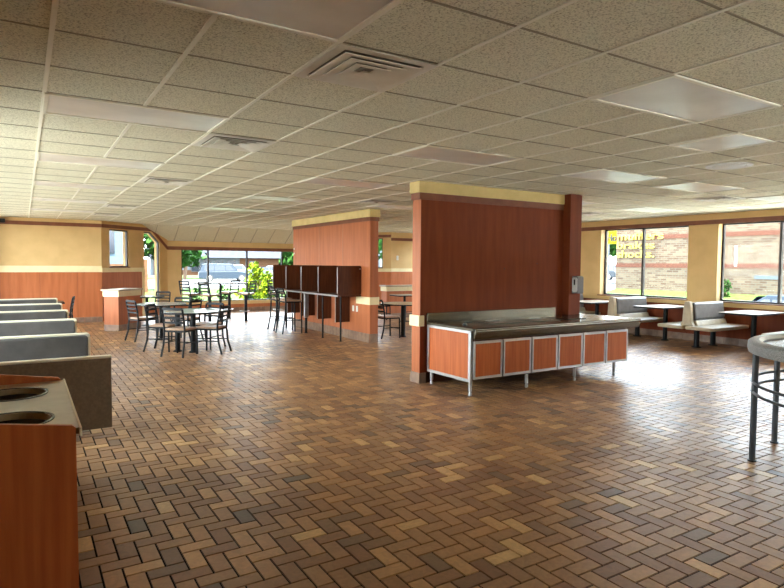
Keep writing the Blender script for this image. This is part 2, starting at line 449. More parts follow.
def tiles_x(y, x0, x1, parent, dy=-.014, h=.14):
    b = MB(); x = x0
    while x < x1-.02:
        b.box(x+.003, min(x+.15, x1)-.003, min(y, y+dy), max(y, y+dy), 0, h); x += .15
    b.build('tile_base', M['tilebase'], parent)
tiles_y(XR-.012, 1, YBK-.1, wall_right)
for k, (a, b) in enumerate(rw):
    wn = frame_window(k+1, (XR, a), (XR, b), Z0, Z1, [a-(8.77 if k == 0 else 5.765 if k == 1 else (a+b)/2)] , (1, 0), depth=.18)
    band('sill', XR-.05, XR+.16, b-.04, a+.04, Z0-.022, Z0, M['darktrim'], wn)

# back wall left ---------------------------------------------
A = Vector((1.78, YBK)); B = Vector((3.80, YF))
wall_back = sbox('wall_back_left', XL-.2, 1.78, YBK, YBK+.2, -.1, C+.1, M['tan'])
band('wainscot', XL, 1.78, YBK-.012, YBK, 0, 1.34, M['lam'], wall_back)
band('chair_rail', XL, 1.785, YBK-.025, YBK, 1.335, 1.50, M['cream'], wall_back)
band('brown_band', XL, 1.785, YBK-.02, YBK, 2.53, 2.625, M['darktrim'], wall_back)
band('top_band', XL, 1.79, YBK-.03, YBK, 2.625, C-.004, M['tan'], wall_back)
pj = MB()
for x in (-.5, .35, 1.2): pj.box(x-.003, x+.003, YBK-.014, YBK-.011, .15, 1.33)
pj.build('panel_joint', M['darktrim'], wall_back)
tiles_x(YBK-.012, XL, 1.78, wall_back)

# angled walls (left, and mirrored right) ---------------------
def angled(name, P, Q, rightside, win):
    L = (Q-P).length; d = (Q-P)/L; o = Vector((-d.y, d.x)) if not rightside else Vector((d.y, -d.x))
    if o.y < 0: o = -o
    def fn(a, b, t): p = P + d*a + o*t; return (p.x, p.y, b)
    s = lambda t: t*L
    th = .2
    w = MB()
    def pr(poly, t0=0, t1=th): w.prism([(s(a), b) for a, b in poly], fn, t0, t1)
    # body around small window t .11-.38 and tall window .60-.83
    pr([(0,-.1),(.11,-.1),(.11,2.8),(0,2.8)]); pr([(.11,-.1),(.38,-.1),(.38,1.47),(.11,1.47)]); pr([(.11,2.5),(.38,2.5),(.38,2.8),(.11,2.8)])
    pr([(.38,-.1),(.61,-.1),(.61,2.8),(.38,2.8)]); pr([(.61,-.1),(.87,-.1),(.87,.3),(.61,.3)])
    pr([(.61,2.5),(.73,2.5),(.73,2.8),(.61,2.8)]); pr([(.73,2.5),(.87,2.22),(.87,2.8),(.73,2.8)])
    pr([(.87,-.1),(1.0,-.1),(1.0,2.8),(.87,2.8)])
    wall = w.build(name, M['tan'], kind='structure')
    def strip(nm, poly, dep, m):
        MB().prism([(s(a), b) for a, b in poly], fn, -dep, -.0005).build(nm, m, wall)
    strip('wainscot', [(0,0),(.57,0),(.57,1.33),(0,1.33)], .012, M['lam'])
    strip('wainscot', [(.57,0),(1,0),(1,.22),(.57,.22)], .012, M['lam'])
    strip('chair_rail', [(0,1.33),(.61,1.33),(.61,1.45),(0,1.45)], .025, M['cream'])
    strip('jamb_trim', [(.57,0),(.61,0),(.61,1.33),(.57,1.33)], .025, M['cream'])
    strip('brown_band', [(0,2.53),(.74,2.53),(1.0,2.0),(1.0,2.1),(.75,2.625),(0,2.625)], .02, M['darktrim'])
    strip('top_band', [(0,2.625),(.75,2.625),(1.0,2.1),(1.0,2.27),(.79,C-.004),(0,C-.004)], .03, M['tan'])
    a = P + d*s(.11); b_ = P + d*s(.38)
    w1 = frame_window(win, a, b_, 1.47, 2.5, [], o, depth=.06)
    MB().prism([(s(.105), 1.45), (s(.385), 1.45), (s(.385), 1.475), (s(.105), 1.475)], fn, -.035, .05).build('sill', M['darktrim'], w1)
    a = P + d*s(.61); b_ = P + d*s(.87)
    frame_window(win+1, a, b_, .3, 2.5, [], o, depth=.06, top=[(0, 2.5), (s(.12), 2.5), (s(.26), 2.22)])
    return wall
angled('wall_angled_left', A, B, False, 6)
A2 = Vector((10.92, YBK)); B2 = Vector((8.87, YF))
angled('wall_angled_right', A2, B2, True, 8)
wall_br = sbox('wall_back_right', 10.92, XR+.2, YBK, YBK+.2, -.1, C+.1, M['tan'])
band('wainscot', 10.92, XR, YBK-.012, YBK, 0, 1.34, M['lam'], wall_br)
band('chair_rail', 10.915, XR, YBK-.025, YBK, 1.335, 1.45, M['cream'], wall_br)
band('brown_band', 10.915, XR, YBK-.02, YBK, 2.42, 2.52, M['darktrim'], wall_br)
band('top_band', 10.91, XR, YBK-.03, YBK, 2.52, C-.004, M['tan'], wall_br)
tag(MB().box(11.13, 11.21, YBK-.04, YBK-.001, 1.74, 1.9).build('wall_box', M['white'], bevel=.008), 'small white box on the far tan wall seen between the two partitions', 'wall box')

# front window wall ------------------------------------------
fz0, fz1 = .36, 2.03
w = MB(); w.box(B.x, B2.x, YF, YF+.2, -.1, fz0); w.box(B.x, B2.x, YF, YF+.2, fz1, 2.8)
w.box(B.x, B.x+.42, YF, YF+.2, fz0, fz1); w.box(B2.x-.42, B2.x, YF, YF+.2, fz0, fz1)
wall_front = w.build('wall_front', M['tan'], kind='structure')
band('wainscot', B.x, B2.x, YF-.012, YF, .14, .25, M['lam'], wall_front)
band('sill_rail', B.x, B2.x, YF-.03, YF, .25, .36, M['tan'], wall_front)
band('brown_band', B.x, B2.x, YF-.02, YF, 2.0, 2.11, M['darktrim'], wall_front)
band('top_band', B.x, B2.x, YF-.035, YF, 2.11, 2.275, M['tan'], wall_front)
tiles_x(YF-.012, B.x, B2.x, wall_front)
frame_window(10, (B.x+.42, YF), (B2.x-.42, YF), fz0, fz1, [5.06-B.x-.42, 6.34-B.x-.42, 7.58-B.x-.42], (0, 1), depth=.06)

# left wall (outside the frame) and rear wall ------------------
lw = [(5.2, 8.2), (8.5, 11.5), (11.8, 14.4), (14.7, 17.0)]  # unseen windows, added and enlarged to bring daylight from the left
LZ0, LZ1 = .4, 2.6
w = MB(); w.box(XL-.2, XL, YB, YBK, -.1, LZ0); w.box(XL-.2, XL, YB, YBK, LZ1, C+.1); cur = YB
for a, b in lw:
    w.box(XL-.2, XL, cur, a, LZ0, LZ1); cur = b
w.box(XL-.2, XL, cur, YBK, LZ0, LZ1)
wall_left = w.build('wall_left', M['tan'], kind='structure')
for k, (a, b) in enumerate(lw):
    frame_window(17+k, (XL, a), (XL, b), LZ0, LZ1, [(b-a)/2], (-1, 0), depth=.08)
band('wainscot', XL, XL+.012, YB, YBK, 0, .39, M['lam'], wall_left)
w = MB(); w.box(XL-.2, XR+.2, YB-.2, YB, -.1, Z0); w.box(XL-.2, XR+.2, YB-.2, YB, Z1, C+.1); cur = XL-.2
for k, (a, b) in enumerate(((4.4, 6.0),)):  # unseen rear window, added to light the faces turned toward it
    w.box(cur, a, YB-.2, YB, Z0, Z1); cur = b
    frame_window(14+k, (a, YB), (b, YB), Z0, Z1, [.8], (0, -1), depth=.1)
w.box(cur, XR+.2, YB-.2, YB, Z0, Z1)
w.build('wall_rear', M['tan'], kind='structure')

# ------------------------------------------------------------ serving partition (center) and post
PY = 6.51
wc = MB().box(4.50, 7.25, PY, PY+.19, 0, C).build('wall_center', M['lam'], kind='structure')
band('front_panel', 4.503, 7.224, PY-.006, PY, .143, 2.47, M['lam_dark_shaded'], wc)  # thin sheet carrying the unlit side's shade in its colour
band('cap_band', 4.46, 7.225, PY-.02, PY+.21, 2.56, C-.002, M['captan'], wc)
band('cap_trim', 4.475, 7.224, PY-.012, PY+.20, 2.47, 2.56, M['darktrim'], wc)
band('end_rail', 4.47, 4.56, PY-.022, PY+.21, .775, .92, M['cream'], wc)
band('base_tile', 4.487, 4.60, PY-.014, PY+.2, 0, .143, M['tilebase'], wc)
MB().box(4.60, 7.22, PY-.013, PY, 0, .143).build('tile_base', M['dwood'], wc)
sc_ = MB()
for x, z in ((6.66, 1.63), (6.0, 1.55)):
    sc_.lathe([(0,0),(.009,0),(.009,.008),(0,.012)], 10)
    for i in range(-40, 0):
        X_, Y_, Z_ = sc_.v[i]; sc_.v[i] = (X_+x, PY-Z_, Y_+z)
sc_.build('screw_mark', M['blackp'], wc)
post = MB().box(7.225, 7.485, 6.37, 6.72, 0, C).build('wall_post', M['lam_dark_shaded'], kind='structure', bevel=.004)
t = thing('soap_dispenser', 'white and grey dispenser mounted on the brown post by the serving counter', 'dispenser', (7.36, 6.37, 1.17))
MB().prism([(-.115,0),(-.115,.25),(-.09,.27),(0,.27),(0,0)], lambda a, b, t: (t, a, b), -.07, .07).build('housing', M['greyp'], t, bevel=.01)
MB().prism(rrect(-.11, -.012, .02, .25, .03), lambda a, b, t: (t, a, b), -.076, -.069).build('side_cover', M['white'], t, bevel=.003)
MB().prism(rrect(-.07, -.045, .13, .22, .012), lambda a, b, t: (t, a, b), -.079, -.0755).build('side_window', M['blackp'], t)

# ------------------------------------------------------------ serving counter
cx0, cx1, cy0, cy1 = 4.60, 7.57, 5.53, 6.47
t = thing('serving_counter', 'long stainless steel serving counter with six wood panel doors against the brown wall', 'counter', ((cx0+cx1)/2, cy0+.4, 0))
X = lambda x: x-(cx0+cx1)/2
Y = lambda y: y-(cy0+.4)
MB().box(X(cx0+.03), X(cx1-.02), Y(cy0+.03), Y(cy1), .2, .70).build('body', M['dwood'], t)
top = MB().box(X(cx0-.02), X(cx1+.06), Y(cy0-.02), Y(cy1), .80, .835)
top.build('worktop', M['steel'], t, bevel=.006)
MB().box(X(cx0+.032), X(cx1+.02), Y(cy0), Y(cy1), .685, .80).build('apron', M['steel'], t, bevel=.01)
sl = MB()
for k, yy in enumerate((5.46, 5.38, 5.30)):
    pass
MB().prism([(-.05,.815),(-.05,.775),(-.02,.70),(0,.69),(0,.83),(-.04,.832)], lambda a, b, tt: (tt, Y(cy0)+a, b), X(cx0+.01), X(cx1+.22)).build('tray_slide', M['steel'], t, bevel=.008)
rl = MB()
for yy, zz in ((-.043,.82), (-.052,.80), (-.03,.75)): rl.tube([(X(cx0+.02), Y(cy0)+yy, zz), (X(cx1+.215), Y(cy0)+yy, zz)], .006, 8)
rl.build('slide_rail', M['alu'], t, smooth=True)
MB().box(X(4.58), X(7.02), Y(6.44), Y(6.47), .835, .955).build('backsplash', M['steel'], t, bevel=.004)
for x0, x1 in ((5.15, 5.75), (5.9, 6.45), (6.55, 6.95)):
    MB().prism(rrect(X(x0), X(x1), Y(5.78), Y(6.22), .03), XYZ, .836, .844).build('well_cover', M['steel'], t, bevel=.003)
for x in (5.3, 6.1):
    MB().prism(rrect(X(x), X(x+.22), Y(6.05), Y(6.12), .01), XYZ, .8445, .848).build('well_slot', M['blackp'], t)
dx = [4.62, 5.10, 5.60, 6.09, 6.585, 7.07, 7.57]
for a, b in zip(dx[:-1], dx[1:]):
    d_ = MB().box(X(a+.035), X(b-.035), Y(cy0+.006), Y(cy0+.03), .235, .64).build('door', M['lam2'], t)
    f = MB()
    f.box(X(a+.012), X(a+.035), Y(cy0), Y(cy0+.03), .205, .67); f.box(X(b-.035), X(b-.012), Y(cy0), Y(cy0+.03), .205, .67)
    f.box(X(a+.035), X(b-.035), Y(cy0), Y(cy0+.03), .205, .235); f.box(X(a+.035), X(b-.035), Y(cy0), Y(cy0+.03), .64, .67)
    f.build('door_frame', M['alu'], d_)
e = MB().box(X(cx0+.012), X(cx0+.03), Y(cy0+.08), Y(cy1-.03), .20, .765).build('end_panel', M['lam2'], t)
f = MB(); x0, x1 = X(cx0-.005), X(cx0+.03)
f.box(x0, x1, Y(cy0+.03), Y(cy1), .765, .82); f.box(x0, x1, Y(cy0+.03), Y(cy1), .165, .20)
f.box(x0, x1, Y(cy0+.03), Y(cy0+.075), .20, .765); f.box(x0, x1, Y(cy1-.03), Y(cy1), .20, .765)
f.build('end_frame', M['alu'], e, bevel=.003)
for x, y, zt in ((4.62, 5.585, .20), (4.64, 6.42, .17), (5.58, 5.60, .2), (6.5, 5.60, .2), (7.32, 5.58, .2), (7.3, 6.4, .2), (6.0, 6.4, .2)):
    MB().lathe([(0,0),(.02,0),(.02,.03),(.012,.05),(.022,.06),(.022,zt),(0,zt)], 16, (X(x), Y(y))).build('leg', M['alu'], t, smooth=True)
for x in (5.58, 6.5): MB().box(X(x-.03), X(x+.12), Y(5.57), Y(5.63), .185, .20).build('foot_bracket', M['greym'], t)
kb = MB(); kb.lathe([(0,.835),(.028,.835),(.028,.85),(.012,.855),(.012,.875),(0,.875)], 16, (X(4.78), Y(5.9)))
kb.tube([(X(4.78), Y(5.9), .868), (X(4.86), Y(5.86), .872)], .008, 8)
kb.build('valve_handle', M['blackp'], t, smooth=True)

# ------------------------------------------------------------ carrel partition (middle)
qx = 5.95; q0, q1 = 10.39, 14.4
wm = MB().box(qx, qx+.19, q0, q1, 0, C).build('wall_middle', M['lam'], kind='structure')
band('cap_band', qx-.03, qx+.22, q0-.03, q1+.03, 2.555, C-.002, M['captan'], wm)
band('cap_trim', qx-.015, qx+.205, q0-.015, q1+.015, 2.475, 2.555, M['darktrim'], wm)
rail = MB(); rail.box(qx-.02, qx+.21, q0-.02, q0, .775, .93); rail.box(qx-.02, qx, q0, 10.95, .775, .93); rail.box(qx+.19, qx+.21, q0, q1, .775, .93)
rail.build('chair_rail', M['cream'], wm, bevel=.003)
tiles_y(qx, q0, q1, wm, .014, .18)
tiles_x(q0, qx, qx+.19, wm, -.014, .18)
jm = MB()
for y in (11.6, 12.82): jm.box(qx-.002, qx, y-.004, y+.004, .19, 2.47)
jm.build('panel_joint', M['tilebase'], wm)
ob = []
for k, y in enumerate((10.93, 11.10)):
    o = MB().prism(rrect(y-.035, y+.035, .60, .72, .006), YZX, qx-.008, qx-.0005).build('electrical_outlet', M['white'])
    for zz in (.635, .685): MB().prism(rrect(y-.014, y+.014, zz-.012, zz+.012, .005), YZX, qx-.011, qx-.0085).build('socket', M['cream'], o)
    tag(o, ('white outlet plate low on the carrel wall, right one of the pair', 'white outlet plate low on the carrel wall, left one of the pair')[k], 'outlet', 'outlet plates')
for k, z in enumerate((1.98, 1.86)):
    tag(MB().lathe([(0,0),(.022,0),(.022,.01),(.012,.02),(0,.02)], 14).build('wall_button', M['white'], smooth=True),
        ('upper small white knob at the far edge of the carrel wall', 'lower small white knob at the far edge of the carrel wall')[k], 'knob')
    o = bpy.context.scene.objects[-1] if False else None
for k, o in enumerate([o for o in COL.objects if o.name.startswith('wall_button')]):
    o.rotation_euler = (0, -math.pi/2, 0); o.location = (qx, 14.33, (1.98, 1.86)[k])

t = thing('study_carrel', 'dark brown high study carrel with five privacy dividers along the brown partition', 'carrel desk', (5.7, 12.6, 0))
ox, oy = 5.7, 12.6
MB().prism(rrect(5.40-ox, 5.948-ox, 10.72-oy, 14.62-oy, .05), XYZ, .93, .965).build('countertop', M['dwood'], t, bevel=.004)
MB().box(5.392-ox, 5.40-ox, 10.75-oy, 14.6-oy, .93, .965).build('edge_strip', M['alu'], t)
dys = [10.76, 11.68, 12.6, 13.52, 14.40]
for k, y in enumerate(dys):
    p = rrect(5.40-ox, 5.948-ox, .965, 1.565, .04)
    d_ = MB().prism(p, XZY, y-.012-oy, y+.012-oy).build('divider', M['dwood'], t, bevel=.002)
    MB().box(5.393-ox, 5.401-ox, y-.014-oy, y+.014-oy, 1.0, 1.53).build('edge_trim', M['alu'], d_)
    if k == 0:
        b = MB().box(5.90-ox, 5.93-ox, y-.02-oy, y-.012-oy, 1.49, 1.51); b.build('bracket', M['alu'], d_)
MB().prism(rrect(10.76-oy, 14.4-oy, .965, 1.56, .03), YZX, 5.925-ox, 5.947-ox).build('back_panel', M['dwood'], t)
for y in (11.25, 12.15, 13.05, 13.95):
    d_ = MB().box(5.60-ox, 5.935-ox, y-.012-oy, y+.012-oy, .36, .93).build('lower_panel', M['dwood'], t)
    MB().box(5.592-ox, 5.601-ox, y-.013-oy, y+.013-oy, .36, .93).build('edge_trim', M['alu'], d_)
for x, y, r in ((5.53, 10.87, .018), (5.47, 11.60, .018), (5.50, 12.56, .03), (5.6, 14.0, .018), (5.5, 14.4, .018)):
    l = MB().lathe([(0,0),(r*1.5,0),(r*1.5,.01),(r,.012),(r,.93),(0,.93)], 14, (x-ox, y-oy)).build('leg', M['black'], t, smooth=True)
MB().box(5.45-ox, 5.55-ox, 12.52-oy, 12.60-oy, .36, .93).build('power_column', M['alu'], t, bevel=.01)

# ------------------------------------------------------------ half walls
N_ = Vector((1.86, 15.03)); d1 = Vector((.69, .724)).normalized(); d2 = Vector((-d1.y, d1.x))
def halfwall(name, P, d1, d2, L1, L2, hgt):
    def fn(a, b, t): p = P + d1*a + d2*b; return (p.x, p.y, t)
    w = MB().prism([(0,0),(L1,0),(L1,L2),(0,L2)], fn, 0, hgt-.06).build(name, M['lam'], kind='structure')
    MB().prism([(-.02,-.02),(L1+.02,-.02),(L1+.02,L2+.02),(-.02,L2+.02)], fn, hgt-.19, hgt-.06).build('cap_band', M['cream'], w, bevel=.003)
    MB().prism([(-.05,-.05),(L1+.05,-.05),(L1+.05,L2+.05),(-.05,L2+.05)], fn, hgt-.058, hgt-.02).build('cap', M['booth'], w, bevel=.004)
    MB().prism([(-.012,-.012),(L1+.01,-.012),(L1+.01,L2),(-.012,L2)], fn, 0, .14).build('tile_base', M['tilebase'], w)
    return w
halfwall('wall_half_left', N_, d1, d2, .82, .38, .99)
halfwall('wall_half_right', Vector((9.1, 14.9)), Vector((1, 0)), Vector((0, 1)), 2.6, .3, .99)

# ------------------------------------------------------------ chairs
def make_chair(name, label, cat, loc, rz, group, sh=.45, bt=.82, seatm='seatp'):
    t = thing(name, label, cat, loc, rz, group)
    hw = .195
    for s in (-1, 1):
        MB().tube([(s*(hw+.01), -.27, 0), (s*hw, -.21, sh*.45), (s*hw, -.185, sh), (s*hw, -.20, sh+.15), (s*(hw-.005), -.245, bt)], .017, 8).build('leg', M['black'], t, smooth=True)
        MB().tube([(s*(hw+.005), .20, 0), (s*hw, .19, sh-.02)], .0155, 8).build('leg', M['black'], t, smooth=True)
    MB().prism(rrect(-.205, .205, -.19, .215, .06), XYZ, sh, sh+.03).build('seat', M[seatm], t, bevel=.01)
    f = MB()
    f.box(-hw, hw, .175, .195, sh-.03, sh-.001); f.box(-hw, hw, -.195, -.175, sh-.03, sh-.001)
    f.box(-hw-.008, -hw+.012, -.18, .18, sh-.03, sh-.001); f.box(hw-.012, hw+.008, -.18, .18, sh-.03, sh-.001)
    f.build('seat_frame', M['black'], t)
    n = 4
    for k in range(n):
        u = (k+1)/n; z = sh+.06 + (bt-sh-.06)*u; yb = -.195-.05*u
        hh = .024 if k == n-1 else .016
        pts = []; m = 8; b = MB(); vs = []; fs = []
        for i in range(m+1):
            x = -hw+.01 + (2*hw-.02)*i/m; y = yb-.02*math.sin(math.pi*i/m)
            vs += [(x,y-.006,z-hh),(x,y+.006,z-hh),(x,y+.006,z+hh),(x,y-.006,z+hh)]
        for i in range(m):
            for q in range(4): fs.append((i*4+q, i*4+(q+1) % 4, i*4+4+(q+1) % 4, i*4+4+q))
        fs += [(0,1,2,3), tuple(m*4+q for q in (3,2,1,0))]
        MB().add(vs, fs).build('back_slat', M['black'], t)
    zf = .2 if sh < .6 else .28
    st = MB().tube([(-hw, .195, zf), (hw, .195, zf)], .009, 6)
    st.build('stretcher', M['black'], t, smooth=True)
    for s in (-1, 1): MB().tube([(s*hw, .195, zf+.03), (s*hw, -.22, zf+.03)], .009, 6).build('stretcher', M['black'], t, smooth=True)
    if sh > .6: MB().tube([(-hw, -.22, zf), (hw, -.22, zf)], .009, 6).build('stretcher', M['black'], t, smooth=True)
    return t
G1 = 'ladder-back dining chairs'
ch = []
proto = make_chair('dining_chair', 'black ladder-back chair with tan seat in front of the nearest round table, seen from behind', 'chair', (2.13,10.66,0), hd(.7,.7), G1)
def chair(mid, f, label, back=.24):
    # mid = midpoint of the rear feet, f = facing vector
    f = Vector(f).normalized(); c = Vector(mid) + f*back
    return (c.x, c.y, 0), hd(f.x, f.y), label
l, r, _ = chair((2.12, 10.42), (.7,.7), '')
proto.location = l; proto.rotation_euler.z = r
for mid, f, lab in [
 ((3.03, 10.50), (-.77, .64), 'black ladder-back chair on the right side of the nearest round table'),
 ((3.11, 11.43), (-.7, -.6), 'black ladder-back chair on the far right side of the nearest round table, facing the room'),
 ((1.95, 11.48), (.75, -.55), 'black ladder-back chair at the left side of the nearest round table, half hidden'),
 ((1.83, 12.94), (.93, .3), 'leftmost black ladder-back chair with tan seat, near the brown half wall'),
 ((2.98, 13.50), (-.6, -.65), 'black ladder-back chair on the far side of the second round table'),
 ((2.98, 12.38), (-.62, .72), 'black ladder-back chair between the second round table and the nearest one'),
 ((3.12, 16.45), (-.6, -.8), 'black ladder-back chair behind the small far table by the tall narrow window'),
 ((6.50, 11.0), (1, .0), 'black ladder-back chair at the table seen through the gap between the partitions'),
 ((8.30, 14.30), (1, -.3), 'dark ladder-back chair beyond the gap table, against the half wall'),
 ((9.78, 14.05), (-1, 0), 'dark ladder-back chair at the distant table behind the gap table'),
 ((.93, 14.9), (-1, .15), 'lone black chair at the end of the farthest booth table'),
]:
    l, r, lab = chair(mid, f, lab)
    dup(proto, l, r, lab)
G2 = 'tall ladder-back stools at the carrel'
st = make_chair('bar_stool', 'tall black ladder-back bar stool at the carrel, the one nearer the camera', 'bar stool', (5.21,12.80,0), hd(1,0), G2, .74, 1.02)
dup(st, (5.27,13.5,0), hd(1,0), 'tall black ladder-back bar stool at the carrel, the farther one')

# ------------------------------------------------------------ tables
def round_table(name, label, loc, r, z=.75, m='ttop', cols=((0,0),), group=None, square=None, rz=0, cr=.035, base=.22):
    t = thing(name, label, 'table', loc, rz, group)
    if square:
        a, b = square
        MB().prism(rrect(-a/2, a/2, -b/2, b/2, .04), XYZ, z-.03, z).build('tabletop', M[m], t, bevel=.004)
        MB().prism(rrect(-a/2-.004, a/2+.004, -b/2-.004, b/2+.004, .042), XYZ, z-.034, z-.008).build('edge_band', M['black'], t)
    else:
        MB().lathe([(0,z-.03),(r-.002,z-.03),(r,z-.012),(r-.008,z),(0,z)], 56).build('tabletop', M[m], t, smooth=True)
        MB().lathe([(r-.02,z-.034),(r+.005,z-.032),(r+.006,z-.012),(r-.001,z-.006),(r-.02,z-.01)], 56, closed=True).build('edge_band', M['black'], t, smooth=True)
    for cx, cy in cols:
        MB().lathe([(0,.02),(cr,.02),(cr,z-.04),(cr+.05,z-.036),(0,z-.034)], 20, (cx, cy)).build('column', M['black'], t, smooth=True)
        if base:
            MB().lathe([(0,0),(base*.5,0),(base*.5,.012),(cr+.01,.03),(0,.03)], 28, (cx, cy)).build('base', M['black'], t, smooth=True)
    return t
round_table('dining_table', 'nearest round grey table with two black columns among four ladder-back chairs', (2.58,10.87,0), .54, cols=((-.02,-.03),(-.24,.20)), group='round dining tables', base=.16, cr=.045)
round_table('dining_table', 'second round grey table, behind the nearest one', (2.42,13.0,0), .5, group='round dining tables', base=.3)
round_table('dining_table', 'small far grey table beside the brown half wall and narrow window', (2.64,15.98,0), .4, group='round dining tables', square=(.62,.62), rz=.81, base=.3)
round_table('dining_table', 'round tan table seen through the gap between the two partitions', (7.1,10.92,0), .5, m='wtop', group='round dining tables', cr=.05, base=.14)
round_table('dining_table', 'distant small tan table with dark frame in front of the far half wall', (9.05,13.85,0), .4, m='wtop', square=(.65,.6), group='round dining tables', base=.3)
# high table and fixed swivel stools by the front window
round_table('high_table', 'high long table by the front windows with swivel stools around', (4.55,16.15,0), .5, z=1.07, m='wtop', square=(1.35,.7), rz=-.1, base=.4)
def swivel(name, label, loc, rz):
    t = thing(name, label, 'bar stool', loc, rz, 'fixed swivel stools by the front window')
    MB().lathe([(0,0),(.07,0),(.07,.01),(.04,.015),(.04,.70),(.08,.72),(.08,.735),(0,.735)], 20).build('column', M['black'], t, smooth=True)
    MB().prism(rrect(-.2, .2, -.2, .2, .07), XYZ, .735, .785).build('seat', M['seatp'], t, bevel=.012)
    MB().tube([(.13*math.cos(R(a)), .04+.13*math.sin(R(a)), .28) for a in range(0, 360, 20)], .01, 6, closed=True).build('footrest', M['alu'], t, smooth=True)
    MB().box(-.13, .13, -.01, .01, .272, .288).build('footrest_bar', M['alu'], t)
    for s in (-1, 1): MB().tube([(s*.17, -.17, .74), (s*.17, -.19, .85), (s*.165, -.235, 1.12)], .019, 6).build('back_post', M['black'], t, smooth=True)
    for z in (.86, .95, 1.03, 1.105):
        MB().box(-.165, .165, -.228-(z-.86)*.12+.02, -.214-(z-.86)*.12+.02, z-.019, z+.019).build('back_slat', M['black'], t)
    return t
sw = swivel('swivel_stool', 'swivel stool on the near left of the high window table', (4.12,15.62,0), hd(.83,.54))
dup(sw, (3.80,16.35,0), hd(.8,.5), 'swivel stool on the far left of the high window table')
dup(sw, (5.0,16.85,0), hd(-.5,.85), 'swivel stool on the far right of the high window table')
dup(sw, (5.2,15.98,0), hd(-.7,.7), 'swivel stool on the near right of the high window table')
dup(sw, (6.15,16.1,0), hd(.7,.6), 'swivel stool partly hidden behind the left end of the study carrel')

# ------------------------------------------------------------ left booth benches
GB = 'high-backed booth benches along the left side'
hB = .93
def left_bench(label, y, first=False, both=True):
    t = thing('booth_bench', label, 'booth bench', (-.05, y, 0), 0, GB)
    x0, x1 = -.95, .58     # local
    if first:
        MB().box(x0, x1, -.025, .025, .40, hB-.015).build('back_panel', M['boothtan'], t, bevel=.006)
        MB().box(x0, x1+.003, -.03, .03, hB-.018, hB).build('edge_cap', M['bedge'], t, bevel=.005)
    else:
        p = rrect(x0, x1, .40, hB, .03)
        MB().prism(p, XZY, -.028, .028).build('back_panel', M['bedge'], t, bevel=.006)
        MB().prism(rrect(x0+.03, x1-.022, .47, hB-.016, .03), XZY, -.085, -.029).build('back_cushion', M['vinyl'], t, bevel=.02, segs=3)
        MB().prism(rrect(x0+.03, x1-.02, -.52, -.04, .05), XYZ, .40, .46).build('seat', M['booth'], t, bevel=.012)
    MB().prism(rrect(x0+.03, x1-.022, .47, hB-.016, .03), XZY, .029, .085).build('back_cushion', M['vinyl'], t, bevel=.02, segs=3)
    MB().prism(rrect(x0+.03, x1-.02, .04, .52, .05), XYZ, .40, .46).build('seat', M['booth'], t, bevel=.012)
    for x in (-.55, .05):
        MB().lathe([(0,0),(.09,0),(.09,.012),(.045,.02),(.045,.38),(.09,.398),(0,.398)], 20, (x, .1)).build('pedestal', M['black'], t, smooth=True)
    return t
YS = [4.74, 6.34, 8.02, 9.56, 11.1, 12.67]
LB = ['nearest booth bench with plain tan back panel, beside the trash unit',
      'second booth bench from the camera, grey back cushion with cream edge',
      'third booth bench from the camera, grey back cushion with cream edge',
      'fourth booth bench from the camera, grey back cushion with cream edge',
      'fifth booth bench from the camera, grey back cushion with cream edge',
      'farthest booth bench on the left, next to the lone black chair']
for k, y in enumerate(YS): left_bench(LB[k], y, k == 0)
round_table('booth_table', 'dark brown booth table behind the farthest left bench', (.15,14.6,0), .4, z=.75, m='dwood', square=(1.15,.65), base=.3)

# ------------------------------------------------------------ trash unit
ux0, ux1, uy0, uy1 = -.95, .15, 2.415, 3.48
t = thing('waste_receptacle_unit', 'wood laminate waste cabinet with two round openings in its tan top, front left corner', 'waste cabinet', ((ux0+ux1)/2, (uy0+uy1)/2, 0))
ax, ay = (ux0+ux1)/2, (uy0+uy1)/2
def slab(y0, y1):
    return MB().prism([(ux0-ax, 0), (ux1-ax, 0), (ux1-ax, 1.005), (ux1-ax-.012, 1.015), (ux0-ax, 1.18)], XZY, y0-ay, y1-ay)
slab(uy0, uy0+.02).build('side_panel', M['lam2'], t)
slab(uy1-.02, uy1).build('side_panel', M['lam2'], t)
MB().box(ux1-.02-ax, ux1-ax, uy0+.02-ay, uy1-.02-ay, .02, .97).build('front_panel', M['lam2'], t)
MB().box(ux0-ax, ux1-.02-ax, uy0+.02-ay, uy1-.02-ay, 0, .03).build('bottom', M['dark'], t)
